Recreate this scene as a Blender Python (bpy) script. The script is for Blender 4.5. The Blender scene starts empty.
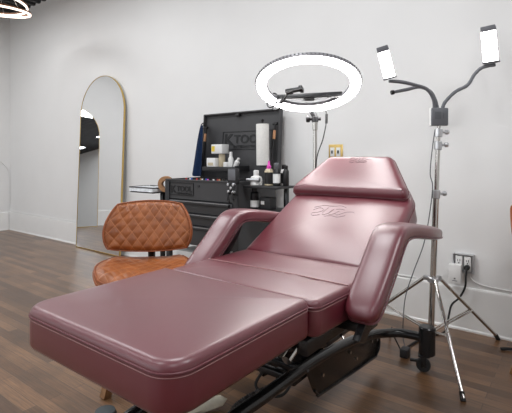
import bpy, bmesh, math, random
from mathutils import Vector, Matrix
random.seed(7)
S = bpy.context.scene
C = S.collection
PI = math.pi
OFF = {}

# ------------------------------------------------------------------ materials
def srgb(r, g, b):
    f = lambda c: (c/255/12.92) if c/255 <= .04045 else ((c/255+.055)/1.055)**2.4
    return (f(r), f(g), f(b), 1)

def mat(name, col, rough=.5, metal=0., spec=.5, noise=.06, nscale=30., bump=0., bscale=200., emit=None, estr=0., coat=0., trans=0.):
    m = bpy.data.materials.new(name); m.use_nodes = True
    nt = m.node_tree; p = nt.nodes['Principled BSDF']
    p.inputs['Roughness'].default_value = rough
    p.inputs['Metallic'].default_value = metal
    p.inputs['Specular IOR Level'].default_value = spec
    p.inputs['Coat Weight'].default_value = coat
    p.inputs['Transmission Weight'].default_value = trans
    tc = nt.nodes.new('ShaderNodeTexCoord')
    n = nt.nodes.new('ShaderNodeTexNoise'); n.inputs['Scale'].default_value = nscale; n.inputs['Detail'].default_value = 3
    nt.links.new(tc.outputs['Object'], n.inputs['Vector'])
    r = nt.nodes.new('ShaderNodeValToRGB')
    r.color_ramp.elements[0].position = .3; r.color_ramp.elements[1].position = .7
    r.color_ramp.elements[0].color = tuple(max(0, c*(1-noise)) for c in col[:3])+(1,)
    r.color_ramp.elements[1].color = tuple(min(1, c*(1+noise)) for c in col[:3])+(1,)
    nt.links.new(n.outputs['Fac'], r.inputs['Fac'])
    nt.links.new(r.outputs['Color'], p.inputs['Base Color'])
    if bump:
        n2 = nt.nodes.new('ShaderNodeTexNoise'); n2.inputs['Scale'].default_value = bscale; n2.inputs['Detail'].default_value = 4
        nt.links.new(tc.outputs['Object'], n2.inputs['Vector'])
        b = nt.nodes.new('ShaderNodeBump'); b.inputs['Strength'].default_value = bump; b.inputs['Distance'].default_value = .004
        nt.links.new(n2.outputs['Fac'], b.inputs['Height']); nt.links.new(b.outputs['Normal'], p.inputs['Normal'])
    if emit:
        p.inputs['Emission Color'].default_value = emit; p.inputs['Emission Strength'].default_value = estr
    return m

M = {}
M['wall'] = mat('white_paint', (.80, .80, .795, 1), .55, noise=.012, nscale=3, bump=.08, bscale=60)
M['trim'] = mat('gloss_trim_paint', (.84, .84, .83, 1), .4, noise=.015, nscale=6, bump=.1, bscale=25)
M['vinyl'] = mat('burgundy_vinyl', (.125, .0135, .0245, 1), .39, spec=.6, noise=.07, nscale=5, bump=.06, bscale=320, coat=.85)
M['vinyl'].node_tree.nodes['Principled BSDF'].inputs['Coat Roughness'].default_value = .36
M['piping'] = mat('burgundy_piping', (.13, .032, .042, 1), .4, noise=.08, nscale=60)
M['thread'] = mat('worn_seam_thread', (.34, .18, .18, 1), .6, noise=.1, nscale=90)
M['stitch'] = mat('dark_stitch_thread', (.07, .014, .022, 1), .5)
M['black'] = mat('black_powder_coat', (.010, .010, .011, 1), .22, noise=.1, bump=.05)
M['blackmatte'] = mat('black_plastic', (.018, .018, .02, 1), .5, noise=.1)
M['rubber'] = mat('black_rubber', (.014, .014, .015, 1), .7)
M['bronze'] = mat('dark_gloss_plate', (.014, .012, .011, 1), .22, noise=.1, nscale=8)
M['chest'] = mat('charcoal_steel', (.052, .052, .055, 1), .45, spec=.45, noise=.04, nscale=12, bump=.06, bscale=300)
M['chestdark'] = mat('dark_steel', (.02, .02, .022, 1), .45, noise=.06)
M['ink'] = mat('black_lettering', (.006, .006, .007, 1), .4)
M['chrome'] = mat('polished_steel', (.62, .60, .57, 1), .16, metal=1, noise=.05, nscale=20)
M['steel'] = mat('brushed_steel', (.60, .61, .63, 1), .35, metal=1, noise=.08)
M['brass'] = mat('brushed_brass', (.62, .44, .16, 1), .3, metal=1, noise=.06)
M['copper'] = mat('copper_label', (.55, .28, .14, 1), .45, noise=.1)
M['white'] = mat('white_plastic', (.78, .78, .77, 1), .4, noise=.02)
M['cream'] = mat('cream_paper', (.72, .68, .56, 1), .8, noise=.08, nscale=40, bump=.3, bscale=90)
M['paper'] = mat('white_paper_towel', (.80, .79, .76, 1), .9, noise=.04, nscale=70, bump=.6, bscale=120)
M['silver'] = mat('silver_plastic', (.30, .30, .32, 1), .4)
M['grey'] = mat('grey_plastic', (.10, .105, .115, 1), .5)
M['lampgrey'] = mat('slate_plastic', (.13, .135, .15, 1), .45)
M['pedal'] = mat('slate_rubber', (.045, .055, .062, 1), .55)
M['blue'] = mat('navy_cloth', (.008, .035, .115, 1), .85, noise=.2, nscale=30, bump=.3, bscale=400)
M['tan'] = mat('brown_paper', (.36, .19, .09, 1), .7, noise=.12, nscale=50)
M['wood'] = mat('walnut', (.24, .12, .05, 1), .45, noise=.3, nscale=25)
M['film'] = mat('cling_film', (.80, .84, .88, 1), .15, spec=.8, noise=.1, nscale=40, bump=.8, bscale=40)
M['yellow'] = mat('yellow_label', (.75, .55, .05, 1), .5)
M['magenta'] = mat('magenta_plastic', (.65, .06, .42, 1), .4)
M['red'] = mat('red_plastic', (.5, .03, .03, 1), .4)
M['inkblue'] = mat('blue_plastic', (.04, .12, .5, 1), .4)
M['amber'] = mat('beige_label', (.55, .47, .33, 1), .5)
M['screen'] = mat('dark_screen', (.01, .011, .013, 1), .12)
M['led'] = mat('led_diffuser', (.9, .9, .9, 1), .5, emit=(1, .985, .97, 1), estr=24)
M['ledpanel'] = mat('led_panel', (.9, .9, .9, 1), .5, emit=(1, .98, .95, 1), estr=20)
M['ledwarm'] = mat('warm_led_tube', (.9, .85, .8, 1), .5, emit=(1, .80, .68, 1), estr=2.6)
M['bracket'] = mat('pendant_bronze', (.25, .14, .09, 1), .35, metal=.8)

mm = bpy.data.materials.new('mirror_glass'); mm.use_nodes = True
p = mm.node_tree.nodes['Principled BSDF']
p.inputs['Metallic'].default_value = 1; p.inputs['Roughness'].default_value = .012
nn = mm.node_tree.nodes.new('ShaderNodeTexNoise'); nn.inputs['Scale'].default_value = 2
rr = mm.node_tree.nodes.new('ShaderNodeValToRGB')
rr.color_ramp.elements[0].color = (.90, .915, .925, 1); rr.color_ramp.elements[1].color = (.92, .935, .94, 1)
mm.node_tree.links.new(nn.outputs['Fac'], rr.inputs['Fac']); mm.node_tree.links.new(rr.outputs['Color'], p.inputs['Base Color'])
M['mirror'] = mm

def floor_mat():
    m = bpy.data.materials.new('dark_oak_strip_floor'); m.use_nodes = True
    nt = m.node_tree; N = nt.nodes; L = nt.links; p = N['Principled BSDF']
    tc = N.new('ShaderNodeTexCoord')
    br = N.new('ShaderNodeTexBrick'); br.offset = .37; br.offset_frequency = 2; br.squash = 1
    br.inputs['Scale'].default_value = 1; br.inputs['Brick Width'].default_value = .95; br.inputs['Row Height'].default_value = .057
    br.inputs['Mortar Size'].default_value = .0011; br.inputs['Mortar Smooth'].default_value = .3; br.inputs['Bias'].default_value = -.1
    br.inputs['Color1'].default_value = (.105, .052, .024, 1); br.inputs['Color2'].default_value = (.28, .152, .076, 1)
    br.inputs['Mortar'].default_value = (.022, .013, .008, 1)
    L.new(tc.outputs['Object'], br.inputs['Vector'])
    mp = N.new('ShaderNodeMapping'); mp.inputs['Scale'].default_value = (3, 60, 1)
    L.new(tc.outputs['Object'], mp.inputs['Vector'])
    g = N.new('ShaderNodeTexNoise'); g.inputs['Scale'].default_value = 2.2; g.inputs['Detail'].default_value = 6; g.inputs['Roughness'].default_value = .65
    L.new(mp.outputs['Vector'], g.inputs['Vector'])
    gr = N.new('ShaderNodeValToRGB'); gr.color_ramp.elements[0].position = .30; gr.color_ramp.elements[1].position = .72
    gr.color_ramp.elements[0].color = (.52, .50, .48, 1); gr.color_ramp.elements[1].color = (1.32, 1.3, 1.28, 1)
    L.new(g.outputs['Fac'], gr.inputs['Fac'])
    mx = N.new('ShaderNodeMix'); mx.data_type = 'RGBA'; mx.blend_type = 'MULTIPLY'; mx.inputs['Factor'].default_value = 1
    L.new(br.outputs['Color'], mx.inputs['A']); L.new(gr.outputs['Color'], mx.inputs['B'])
    w = N.new('ShaderNodeTexNoise'); w.inputs['Scale'].default_value = 3.5; w.inputs['Detail'].default_value = 5
    L.new(tc.outputs['Object'], w.inputs['Vector'])
    wr = N.new('ShaderNodeValToRGB'); wr.color_ramp.elements[0].position = .35; wr.color_ramp.elements[1].position = .7
    wr.color_ramp.elements[0].color = (.75, .73, .70, 1); wr.color_ramp.elements[1].color = (1.15, 1.15, 1.15, 1)
    L.new(w.outputs['Fac'], wr.inputs['Fac'])
    mx2 = N.new('ShaderNodeMix'); mx2.data_type = 'RGBA'; mx2.blend_type = 'MULTIPLY'; mx2.inputs['Factor'].default_value = 1
    L.new(mx.outputs['Result'], mx2.inputs['A']); L.new(wr.outputs['Color'], mx2.inputs['B'])
    L.new(mx2.outputs['Result'], p.inputs['Base Color']); p.inputs['Coat Weight'].default_value = .35; p.inputs['Coat Roughness'].default_value = .3
    rr = N.new('ShaderNodeMapRange'); rr.inputs['To Min'].default_value = .26; rr.inputs['To Max'].default_value = .44
    L.new(g.outputs['Fac'], rr.inputs['Value']); L.new(rr.outputs['Result'], p.inputs['Roughness'])
    b = N.new('ShaderNodeBump'); b.inputs['Strength'].default_value = .25; b.inputs['Distance'].default_value = .002
    mh = N.new('ShaderNodeMath'); mh.operation = 'SUBTRACT'
    L.new(g.outputs['Fac'], mh.inputs[0]); L.new(br.outputs['Fac'], mh.inputs[1])
    L.new(mh.outputs[0], b.inputs['Height']); L.new(b.outputs['Normal'], p.inputs['Normal'])
    return m
M['floor'] = floor_mat()

def quilt_mat():
    m = bpy.data.materials.new('cognac_quilted_leather'); m.use_nodes = True
    nt = m.node_tree; N = nt.nodes; L = nt.links; p = N['Principled BSDF']
    uv = N.new('ShaderNodeUVMap'); uv.uv_map = 'UVMap'
    sp = N.new('ShaderNodeSeparateXYZ'); L.new(uv.outputs['UV'], sp.inputs[0])
    def ab(out):
        fr = N.new('ShaderNodeMath'); fr.operation = 'FRACT'; L.new(out, fr.inputs[0])
        s = N.new('ShaderNodeMath'); s.operation = 'SUBTRACT'; L.new(fr.outputs[0], s.inputs[0]); s.inputs[1].default_value = .5
        a = N.new('ShaderNodeMath'); a.operation = 'ABSOLUTE'; L.new(s.outputs[0], a.inputs[0]); return a.outputs[0]
    mx = N.new('ShaderNodeMath'); mx.operation = 'MAXIMUM'; L.new(ab(sp.outputs[0]), mx.inputs[0]); L.new(ab(sp.outputs[1]), mx.inputs[1])
    gt = N.new('ShaderNodeMath'); gt.operation = 'GREATER_THAN'; L.new(mx.outputs[0], gt.inputs[0]); gt.inputs[1].default_value = .475
    tc = N.new('ShaderNodeTexCoord'); n = N.new('ShaderNodeTexNoise'); n.inputs['Scale'].default_value = 14; n.inputs['Detail'].default_value = 4
    L.new(tc.outputs['Object'], n.inputs['Vector'])
    r = N.new('ShaderNodeValToRGB'); r.color_ramp.elements[0].position = .3; r.color_ramp.elements[1].position = .72
    r.color_ramp.elements[0].color = (.19, .050, .010, 1); r.color_ramp.elements[1].color = (.34, .102, .023, 1)
    L.new(n.outputs['Fac'], r.inputs['Fac'])
    mix = N.new('ShaderNodeMix'); mix.data_type = 'RGBA'; L.new(gt.outputs[0], mix.inputs['Factor'])
    L.new(r.outputs['Color'], mix.inputs['A']); mix.inputs['B'].default_value = (.42, .155, .055, 1)
    L.new(mix.outputs['Result'], p.inputs['Base Color']); p.inputs['Roughness'].default_value = .42
    return m
M['quilt'] = quilt_mat()
M['leather'] = mat('cognac_leather_edge', (.28, .075, .02, 1), .4, noise=.15, nscale=25)
M['ceil'] = mat('black_corrugated_deck', (.03, .03, .033, 1), .5, noise=.2, nscale=5)

# ------------------------------------------------------------------ geometry helpers
def NB(): return bmesh.new()

def finish(name, bm, m, parent=None, loc=None, smooth=True, angle=35):
    """link a bmesh as ONE object; coordinates are world, shifted to the thing's origin"""
    o_off = OFF.get(parent.name, Vector((0, 0, 0))) if parent else Vector(loc or (0, 0, 0))
    bmesh.ops.recalc_face_normals(bm, faces=bm.faces)
    for v in bm.verts: v.co -= o_off
    me = bpy.data.meshes.new(name); bm.to_mesh(me); bm.free()
    if smooth:
        for pl in me.polygons: pl.use_smooth = True
        me.set_sharp_from_angle(angle=math.radians(angle))
    ms = m if isinstance(m, (list, tuple)) else [m]
    for x in ms: me.materials.append(x)
    o = bpy.data.objects.new(name, me); C.objects.link(o)
    OFF[o.name] = o_off.copy()
    if parent: o.parent = parent
    else: o.location = o_off
    return o

def tag(o, label, cat, group=None, kind=None):
    o['label'] = label; o['category'] = cat
    if group: o['group'] = group
    if kind: o['kind'] = kind
    return o

def thing(name, loc, label, cat, group=None):
    o = bpy.data.objects.new(name, None); o.empty_display_size = .05; C.objects.link(o)
    o.location = loc; OFF[o.name] = Vector(loc)
    return tag(o, label, cat, group)

def struct(name, bm, m, **k):
    o = finish(name, bm, m, **k)
    if not k.get('parent'): o['kind'] = 'structure'
    return o

def box(bm, x0, x1, y0, y1, z0, z1, bev=0., mtx=None, seg=2):
    r = bmesh.ops.create_cube(bm, size=1)
    vs = r['verts']
    for v in vs:
        v.co = Vector((x0+(v.co.x+.5)*(x1-x0), y0+(v.co.y+.5)*(y1-y0), z0+(v.co.z+.5)*(z1-z0)))
    if bev:
        es = list({e for v in vs for e in v.link_edges})
        rb = bmesh.ops.bevel(bm, geom=es, offset=bev, segments=seg, affect='EDGES', profile=.5)
        vs = list({v for f in rb['faces'] for v in f.verts} | {v for v in vs if v.is_valid})
    if mtx is not None:
        for v in vs: v.co = mtx @ v.co
    return vs

def catmull(pts, n=8, closed=False):
    P = [Vector(p) for p in pts]; out = []; N = len(P)
    rng = range(N if closed else N-1)
    for i in rng:
        if closed: a, b, c, d = P[(i-1) % N], P[i], P[(i+1) % N], P[(i+2) % N]
        else: a, b, c, d = P[max(i-1, 0)], P[i], P[i+1], P[min(i+2, N-1)]
        for k in range(n):
            t = k/n
            out.append(.5*((2*b)+(c-a)*t+(2*a-5*b+4*c-d)*t*t+(3*b-a-3*c+d)*t**3))
    if not closed: out.append(P[-1])
    return out

def tube(bm, pts, r, n=10, closed=False, smooth=0, cap=True):
    P = catmull(pts, smooth, closed) if smooth else [Vector(p) for p in pts]
    N = len(P); R = r if callable(r) else (lambda t: r)
    T = []
    for i in range(N):
        a = P[(i-1) % N] if closed or i > 0 else P[i]
        b = P[(i+1) % N] if closed or i < N-1 else P[i]
        T.append((b-a).normalized())
    up = Vector((0, 0, 1)) if abs(T[0].z) < .9 else Vector((1, 0, 0))
    u = (up-T[0]*up.dot(T[0])).normalized()
    rings = []
    for i in range(N):
        u = (u-T[i]*u.dot(T[i])).normalized(); w = T[i].cross(u)
        rad = R(i/max(1, N-1))
        rings.append([bm.verts.new(P[i]+(u*math.cos(2*PI*k/n)+w*math.sin(2*PI*k/n))*rad) for k in range(n)])
    for i in range(N if closed else N-1):
        A, B = rings[i], rings[(i+1) % N]
        for k in range(n): bm.faces.new((A[k], A[(k+1) % n], B[(k+1) % n], B[k]))
    if cap and not closed:
        bm.faces.new(rings[0][::-1]); bm.faces.new(rings[-1])
    return rings

def lathe(bm, prof, c, n=24, axis=(0, 0, 1), cap=True):
    """prof: (radius, height) pairs along the axis from point c"""
    ax = Vector(axis).normalized(); q = Vector((0, 0, 1)).rotation_difference(ax); c = Vector(c)
    rings = []
    for r, h in prof:
        rings.append([bm.verts.new(c+q @ Vector((r*math.cos(2*PI*k/n), r*math.sin(2*PI*k/n), h))) for k in range(n)])
    for A, B in zip(rings, rings[1:]):
        for k in range(n): bm.faces.new((A[k], A[(k+1) % n], B[(k+1) % n], B[k]))
    if cap:
        bm.faces.new(rings[0][::-1]); bm.faces.new(rings[-1])

def cyl(bm, a, b, r, n=20, bev=0.):
    a, b = Vector(a), Vector(b); h = (b-a).length
    if bev: pr = [(r-bev, 0), (r, bev), (r, h-bev), (r-bev, h)]
    else: pr = [(r, 0), (r, h)]
    lathe(bm, pr, a, n, b-a)

def torus(bm, c, R, r, axis=(0, 0, 1), n=40, k=10):
    q = Vector((0, 0, 1)).rotation_difference(Vector(axis).normalized()); c = Vector(c)
    tube(bm, [c+q @ Vector((R*math.cos(2*PI*i/n), R*math.sin(2*PI*i/n), 0)) for i in range(n)], r, k, closed=True)

def prism(bm, poly, ax, a, b, bev=0.):
    """extrude a 2D polygon along axis 'x','y' or 'z' from a to b"""
    def P(u, v, w):
        return {'x': (w, u, v), 'y': (u, w, v), 'z': (u, v, w)}[ax]
    A = [bm.verts.new(P(u, v, a)) for u, v in poly]; B = [bm.verts.new(P(u, v, b)) for u, v in poly]
    n = len(poly); fs = [bm.faces.new(A[::-1]), bm.faces.new(B)]
    for i in range(n): fs.append(bm.faces.new((A[i], A[(i+1) % n], B[(i+1) % n], B[i])))
    if bev:
        es = list({e for f in fs[:2] for e in f.edges})
        bmesh.ops.bevel(bm, geom=es, offset=bev, segments=2, affect='EDGES', profile=.5)

def rpoly(pts, rad, n=6):
    out = []; N = len(pts); rad = rad if isinstance(rad, (list, tuple)) else [rad]*N
    for i in range(N):
        p0, p1, p2 = Vector(pts[i-1]), Vector(pts[i]), Vector(pts[(i+1) % N])
        a = (p0-p1).normalized(); b = (p2-p1).normalized()
        ang = a.angle(b); d = rad[i]/math.tan(ang/2); c = p1+(a+b).normalized()*rad[i]/math.sin(ang/2)
        s = p1+a*d-c; e = p1+b*d-c
        a0 = math.atan2(s.y, s.x); a1 = math.atan2(e.y, e.x)
        while a1 < a0: a1 += 2*PI
        if a1-a0 > PI: a1 -= 2*PI
        for k in range(n+1):
            t = a0+(a1-a0)*k/n; out.append(c+Vector((math.cos(t), math.sin(t)))*rad[i])
    return out

def densify(o, step=.06):
    out = []
    for i, p in enumerate(o):
        q = o[(i+1) % len(o)]; m = max(1, int((q-p).length/step))
        for k in range(m): out.append(p.lerp(q, k/m))
    return out

def offs(o, d):
    out = []; N = len(o)
    for i in range(N):
        t = (o[(i+1) % N]-o[i-1]).normalized(); out.append(o[i]+Vector((-t.y, t.x))*d)
    return out

def cushion(outline, thick, roll, crown, mtx, dents=None):
    """upholstered slab with vertical sides, rolled top edge and a crowned top; returns bmesh + seam line"""
    bm = NB(); o = densify(outline); cen = sum(o, Vector((0, 0)))/len(o)
    L = [(offs(o, .012), 0), (offs(o, .004), .004), (o, .014), (o, (thick-roll)*.5), (o, thick-roll)]
    for k in range(1, 7):
        a = k/6*PI/2; L.append((offs(o, roll*(1-math.cos(a))), thick-roll+roll*math.sin(a)))
    top = L[-1][0]
    for k in range(1, 12):
        s = 1-k/12; L.append(([cen+(q-cen)*s for q in top], None if 0 else thick+crown*(1-s*s)))
    rings = []
    for ring, z in L:
        rings.append([bm.verts.new(mtx @ Vector((q.x, q.y, z+(dents(q.x, q.y) if dents and z > thick-.001 else 0)))) for q in ring])
    n = len(o)
    for A, B in zip(rings, rings[1:]):
        for k in range(n): bm.faces.new((A[k], A[(k+1) % n], B[(k+1) % n], B[k]))
    bm.faces.new(rings[0][::-1])
    c = bm.verts.new(mtx @ Vector((cen.x, cen.y, thick+crown+(dents(cen.x, cen.y) if dents else 0))))
    for k in range(n): bm.faces.new((rings[-1][k], rings[-1][(k+1) % n], c))
    return bm, o

def seam(o, z, mtx, r, out=0.):
    bm = NB(); oo = offs(o, -out)
    tube(bm, [mtx @ Vector((q.x, q.y, z)) for q in oo], r, 7, closed=True); return bm

def text(name, s, size, mtx, m, parent, depth=.002, align='LEFT', space=1., sx=1.):
    cu = bpy.data.curves.new('lettering', 'FONT'); cu.body = s; cu.size = size; cu.extrude = depth; cu.align_x = align
    cu.space_character = space; cu.offset = size*.035
    t = bpy.data.objects.new('lettering', cu); C.objects.link(t)
    bpy.context.view_layer.update()
    me = bpy.data.meshes.new_from_object(t.evaluated_get(bpy.context.evaluated_depsgraph_get()))
    bpy.data.objects.remove(t); bpy.data.curves.remove(cu)
    off = OFF.get(parent.name, Vector((0, 0, 0)))
    for v in me.vertices: v.co = mtx @ Vector((v.co.x*sx, v.co.y, v.co.z)) - off
    me.materials.clear(); me.materials.append(m); me.name = name
    o = bpy.data.objects.new(name, me); C.objects.link(o); o.parent = parent; OFF[o.name] = off.copy()
    return o

def copy_tree(o, parent=None):
    c = o.copy(); C.objects.link(c); c.parent = parent
    for ch in list(o.children): copy_tree(ch, c)
    return c

# ------------------------------------------------------------------ the room
XL, XR, YB, YF, ZC = -6.97, 2.6, 2.95, -3.8, 3.25
bm = NB(); box(bm, XL-.15, XR+.15, YF-.15, YB+.15, -.1, 0); struct('floor', bm, M['floor'], smooth=False)
bm = NB(); box(bm, XL-.15, XR+.15, YB, YB+.15, 0, ZC+.1); struct('wall_back', bm, M['wall'], smooth=False)
bm = NB(); box(bm, XL-.15, XL, YF, YB, 0, ZC+.1); struct('wall_left', bm, M['wall'], smooth=False)
bm = NB(); box(bm, XR, XR+.15, YF, YB, 0, ZC+.1); struct('wall_right', bm, M['wall'], smooth=False)
bm = NB()
WIN = [(-6.2, -3.6), (-3.0, -.4)]; WZ = (.5, 2.95)
box(bm, XL-.15, XR+.15, YF-.15, YF, 0, WZ[0]); box(bm, XL-.15, XR+.15, YF-.15, YF, WZ[1], ZC+.1)
xs = [XL-.15]+[x for w in WIN for x in w]+[XR+.15]
for i in range(0, len(xs), 2): box(bm, xs[i], xs[i+1], YF-.15, YF, *WZ)
struct('wall_front', bm, M['wall'], smooth=False)
for i, (a, b) in enumerate(WIN):
    bm = NB(); w = .05
    box(bm, a, a+w, YF-.1, YF-.04, *WZ); box(bm, b-w, b, YF-.1, YF-.04, *WZ)
    box(bm, a+w, b-w, YF-.1, YF-.04, WZ[0], WZ[0]+w); box(bm, a+w, b-w, YF-.1, YF-.04, WZ[1]-w, WZ[1])
    box(bm, (a+b)/2-.025, (a+b)/2+.025, YF-.1, YF-.04, WZ[0]+w, WZ[1]-w)
    struct('window_%d' % (i+1), bm, M['trim'], smooth=False)
# corrugated deck: ribs run towards the back wall
bm = NB(); prof = []; x = XL
while x < XR:
    for dx, dz in ((0, 0), (.05, 0), (.065, .045), (.135, .045)): prof.append((x+dx, ZC+dz))
    x += .15
A = [bm.verts.new((px_, YF, pz)) for px_, pz in prof]; B = [bm.verts.new((px_, YB, pz)) for px_, pz in prof]
A2 = [bm.verts.new((px_, YF, pz+.04)) for px_, pz in prof]; B2 = [bm.verts.new((px_, YB, pz+.04)) for px_, pz in prof]
for i in range(len(prof)-1):
    bm.faces.new((A[i], A[i+1], B[i+1], B[i])); bm.faces.new((A2[i], B2[i], B2[i+1], A2[i+1]))
    bm.faces.new((B[i], B[i+1], B2[i+1], B2[i]))
struct('ceiling', bm, M['ceil'], smooth=False)
# tall old baseboards: flat board, moulded cap, shoe
def baseboard(name, ax, w, s, a, b):
    pr = [(0, 0), (.022, 0), (.022, .010), (.015, .018), (.015, .262), (.011, .270), (0, .272)]
    bm = NB(); prism(bm, [(w+s*d, z) for d, z in pr], ax, a, b); struct(name, bm, M['trim'], angle=25)
baseboard('baseboard_back', 'x', YB, -1, XL, XR)
baseboard('baseboard_left', 'y', XL, 1, YF, YB-.03)
baseboard('baseboard_right', 'y', XR, -1, YF, YB-.03)

# ------------------------------------------------------------------ tattoo chair
XC = -.922; HW = .322; ZT = .668
chair = thing('tattoo_chair', (XC, 1.3, 0), 'large burgundy vinyl reclining client chair with padded armrests, on a black tube base', 'tattoo chair')
I = Matrix.Identity(4)
def slab(name, outline, thick, roll, crown, mtx, dents=None):
    bm, o = cushion(outline, thick, roll, crown, mtx, dents)
    ob = finish(name, bm, M['vinyl'], chair, angle=60)
    z = thick-roll
    finish('piping', seam(o, z-.001, mtx, .0028, .0005), M['piping'], ob)
    finish('top_stitch', seam(o, z-.0095, mtx, .0011, .0002), M['thread'], ob)
    return ob
# foot cushion
fo = rpoly([(-1.248, .555), (-.632, .557), (-.630, 1.086), (-1.256, 1.086)], [.07, .07, .02, .02], 8)
slab('foot_cushion', fo, .113, .022, .006, Matrix.Translation((0, 0, ZT-.110)))
# seat cushion
so = rpoly([(XC-HW-.012, 1.094), (XC+HW-.014, 1.094), (XC+HW+.010, 1.60), (XC-HW-.008, 1.60)], [.03, .03, .06, .06], 6)
seatm = Matrix.Translation((0, 0, ZT-.117))
def seatdent(x, y): return -.004*math.exp(-((y-1.295)/.012)**2)
seat = slab('seat_cushion', so, .11, .02, .008, seatm, seatdent)
bm = NB(); tube(bm, [(XC-HW+.012, 1.295, ZT-.004), (XC-.1, 1.296, ZT-.0015), (XC+.1, 1.296, ZT-.0015), (XC+HW-.008, 1.295, ZT-.004)], .002, 7)
finish('cross_seam', bm, M['thread'], seat)
# backrest: local x across, local y up the slope, local z = thickness
def slope(y0, z0, deg): return Matrix.Translation((XC, y0, z0)) @ Matrix.Rotation(math.radians(deg), 4, 'X')
BA = 28
bt = .12
d = Vector((0, math.cos(math.radians(BA)), math.sin(math.radians(BA)))); nrm = Vector((0, -d.z, d.y))
base = Vector((0, 1.528, ZT-.012))-nrm*bt
backm = slope(base.y, base.z, BA)
bo = rpoly([(-.327, .0), (.33, .0), (.318, .50), (.235, .655), (-.235, .655), (-.318, .50)], [.03, .03, .16, .09, .09, .16], 8)
def backdent(x, y): return .012*math.exp(-((y-.15)/.16)**2)*(1-(x/.33)**2)
back = slab('back_cushion', bo, bt, .028, .008, backm, backdent)
# headrest: trapezoid pad
HA = 43
hd = Vector((0, math.cos(math.radians(HA)), math.sin(math.radians(HA)))); hn = Vector((0, -hd.z, hd.y))
hb = Vector((0, 1.996, .846))
headm = Matrix.Translation((-.016, 0, 0)) @ slope(hb.y, hb.z, HA)
ho = rpoly([(-.307, 0), (.307, 0), (.300, .05), (.175, .268), (-.175, .268), (-.300, .05)], [.022, .022, .04, .05, .05, .04], 6)
head = slab('headrest', ho, .100, .034, .003, headm)
# stitched flourish on the backrest and the top of the headrest
from mathutils.bvhtree import BVHTree
def flourish(parent, mtx, z, sc):
    bm = NB(); off = OFF[parent.name]
    tree = BVHTree.FromPolygons([v.co+off for v in parent.data.vertices], [tuple(q.vertices) for q in parent.data.polygons])
    nz = (mtx.to_3x3() @ Vector((0, 0, 1))).normalized()
    def snap(p):
        h = tree.ray_cast(p+nz*.1, -nz)[0]
        return (h if h else p)+nz*.0003
    strokes = [
        [(-.10, .035), (-.06, .055), (-.02, .052), (.02, .06), (.05, .048)],
        [(-.095, .015), (-.07, .034), (-.045, .02), (-.06, .0), (-.09, -.012), (-.075, -.03), (-.045, -.02)],
        [(-.03, .04), (-.04, .0), (-.03, -.02), (-.01, .0), (0, .03), (-.01, .0), (.0, -.015), (.02, .0)],
        [(.01, .03), (.03, .034), (.05, .03)],
        [(.03, .02), (.02, .0), (.035, -.012), (.06, .012), (.09, .02), (.10, .012)],
        [(-.02, -.03), (.01, -.022), (.04, -.028), (.07, -.012)]]
    for s in strokes:
        tube(bm, [snap(q) for q in catmull([mtx @ Vector((x*sc, y*sc, z)) for x, y in s], 8)], .0009, 6)
    finish('stitched_emblem', bm, M['stitch'], parent)
flourish(back, backm @ Matrix.Translation((-.02, .335, 0)), bt+.0085, 1.1)
flourish(head, headm @ Matrix.Translation((.02, .218, 0)), .1005, .6)

# armrests: one padded piece bent at the elbow
def armrest(x, sgn):
    ctrl = [(1.245, .578), (1.30, .629), (1.40, .712), (1.465, .770), (1.508, .800), (1.555, .810), (1.65, .803), (1.80, .779), (1.95, .754), (2.08, .732), (2.20, .710)]
    P = catmull([(0, a, b) for a, b in ctrl], 6); N = len(P); bm = NB(); rings = []; lines = {0: [], 1: []}
    ne = 3.6; n = 28
    for i, q in enumerate(P):
        t = (P[min(i+1, N-1)]-P[max(i-1, 0)]).normalized(); nr = Vector((0, -t.z, t.y))
        f = i/(N-1)
        W = .060 if f < .5 else .060-.012*((f-.5)/.5)
        Hh = .030
        W *= 1-.10*math.exp(-(f/.10)**2)
        if f > .72: k = (f-.72)/.28; W *= 1-.86*k**1.6; Hh *= math.sqrt(max(.02, 1-.75*k**3))
        if f < .10: k = 1-f/.10; W *= math.sqrt(max(.02, 1-.75*k**3)); Hh *= math.sqrt(max(.02, 1-.8*k**3))
        ring = []
        for j in range(n):
            a = 2*PI*j/n; ca, sa = math.cos(a), math.sin(a)
            u = math.copysign(abs(ca)**(2/ne), ca)*W; v = math.copysign(abs(sa)**(2/ne), sa)*Hh
            ring.append(bm.verts.new(Vector((x, 0, 0))+q+Vector((u, 0, 0))+nr*v))
        rings.append(ring)
        for s, lst in ((-1, lines[0]), (1, lines[1])):
            lst.append(Vector((x+s*(W*.985), 0, 0))+q-nr*Hh*.72)
    for A, B in zip(rings, rings[1:]):
        for k in range(n): bm.faces.new((A[k], A[(k+1) % n], B[(k+1) % n], B[k]))
    bm.faces.new(rings[0][::-1]); bm.faces.new(rings[-1])
    o = finish('armrest', bm, M['vinyl'], chair, angle=60)
    bm = NB(); tube(bm, lines[0]+lines[1][::-1], .0028, 7, closed=True); finish('piping', bm, M['piping'], o)
    bm = NB()
    prism(bm, [(1.22, .525), (1.26, .505), (1.44, .60), (1.54, .70), (1.58, .765), (1.555, .775), (1.48, .73), (1.36, .635)], 'x', x-.012, x+.012, .002)
    box(bm, min(x, x-sgn*.10), max(x, x-sgn*.10), 1.30, 1.40, .515, .545, .004)
    finish('armrest_bracket', bm, M['black'], chair)
armrest(XC+.372, 1); armrest(XC-.372, -1)

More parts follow.
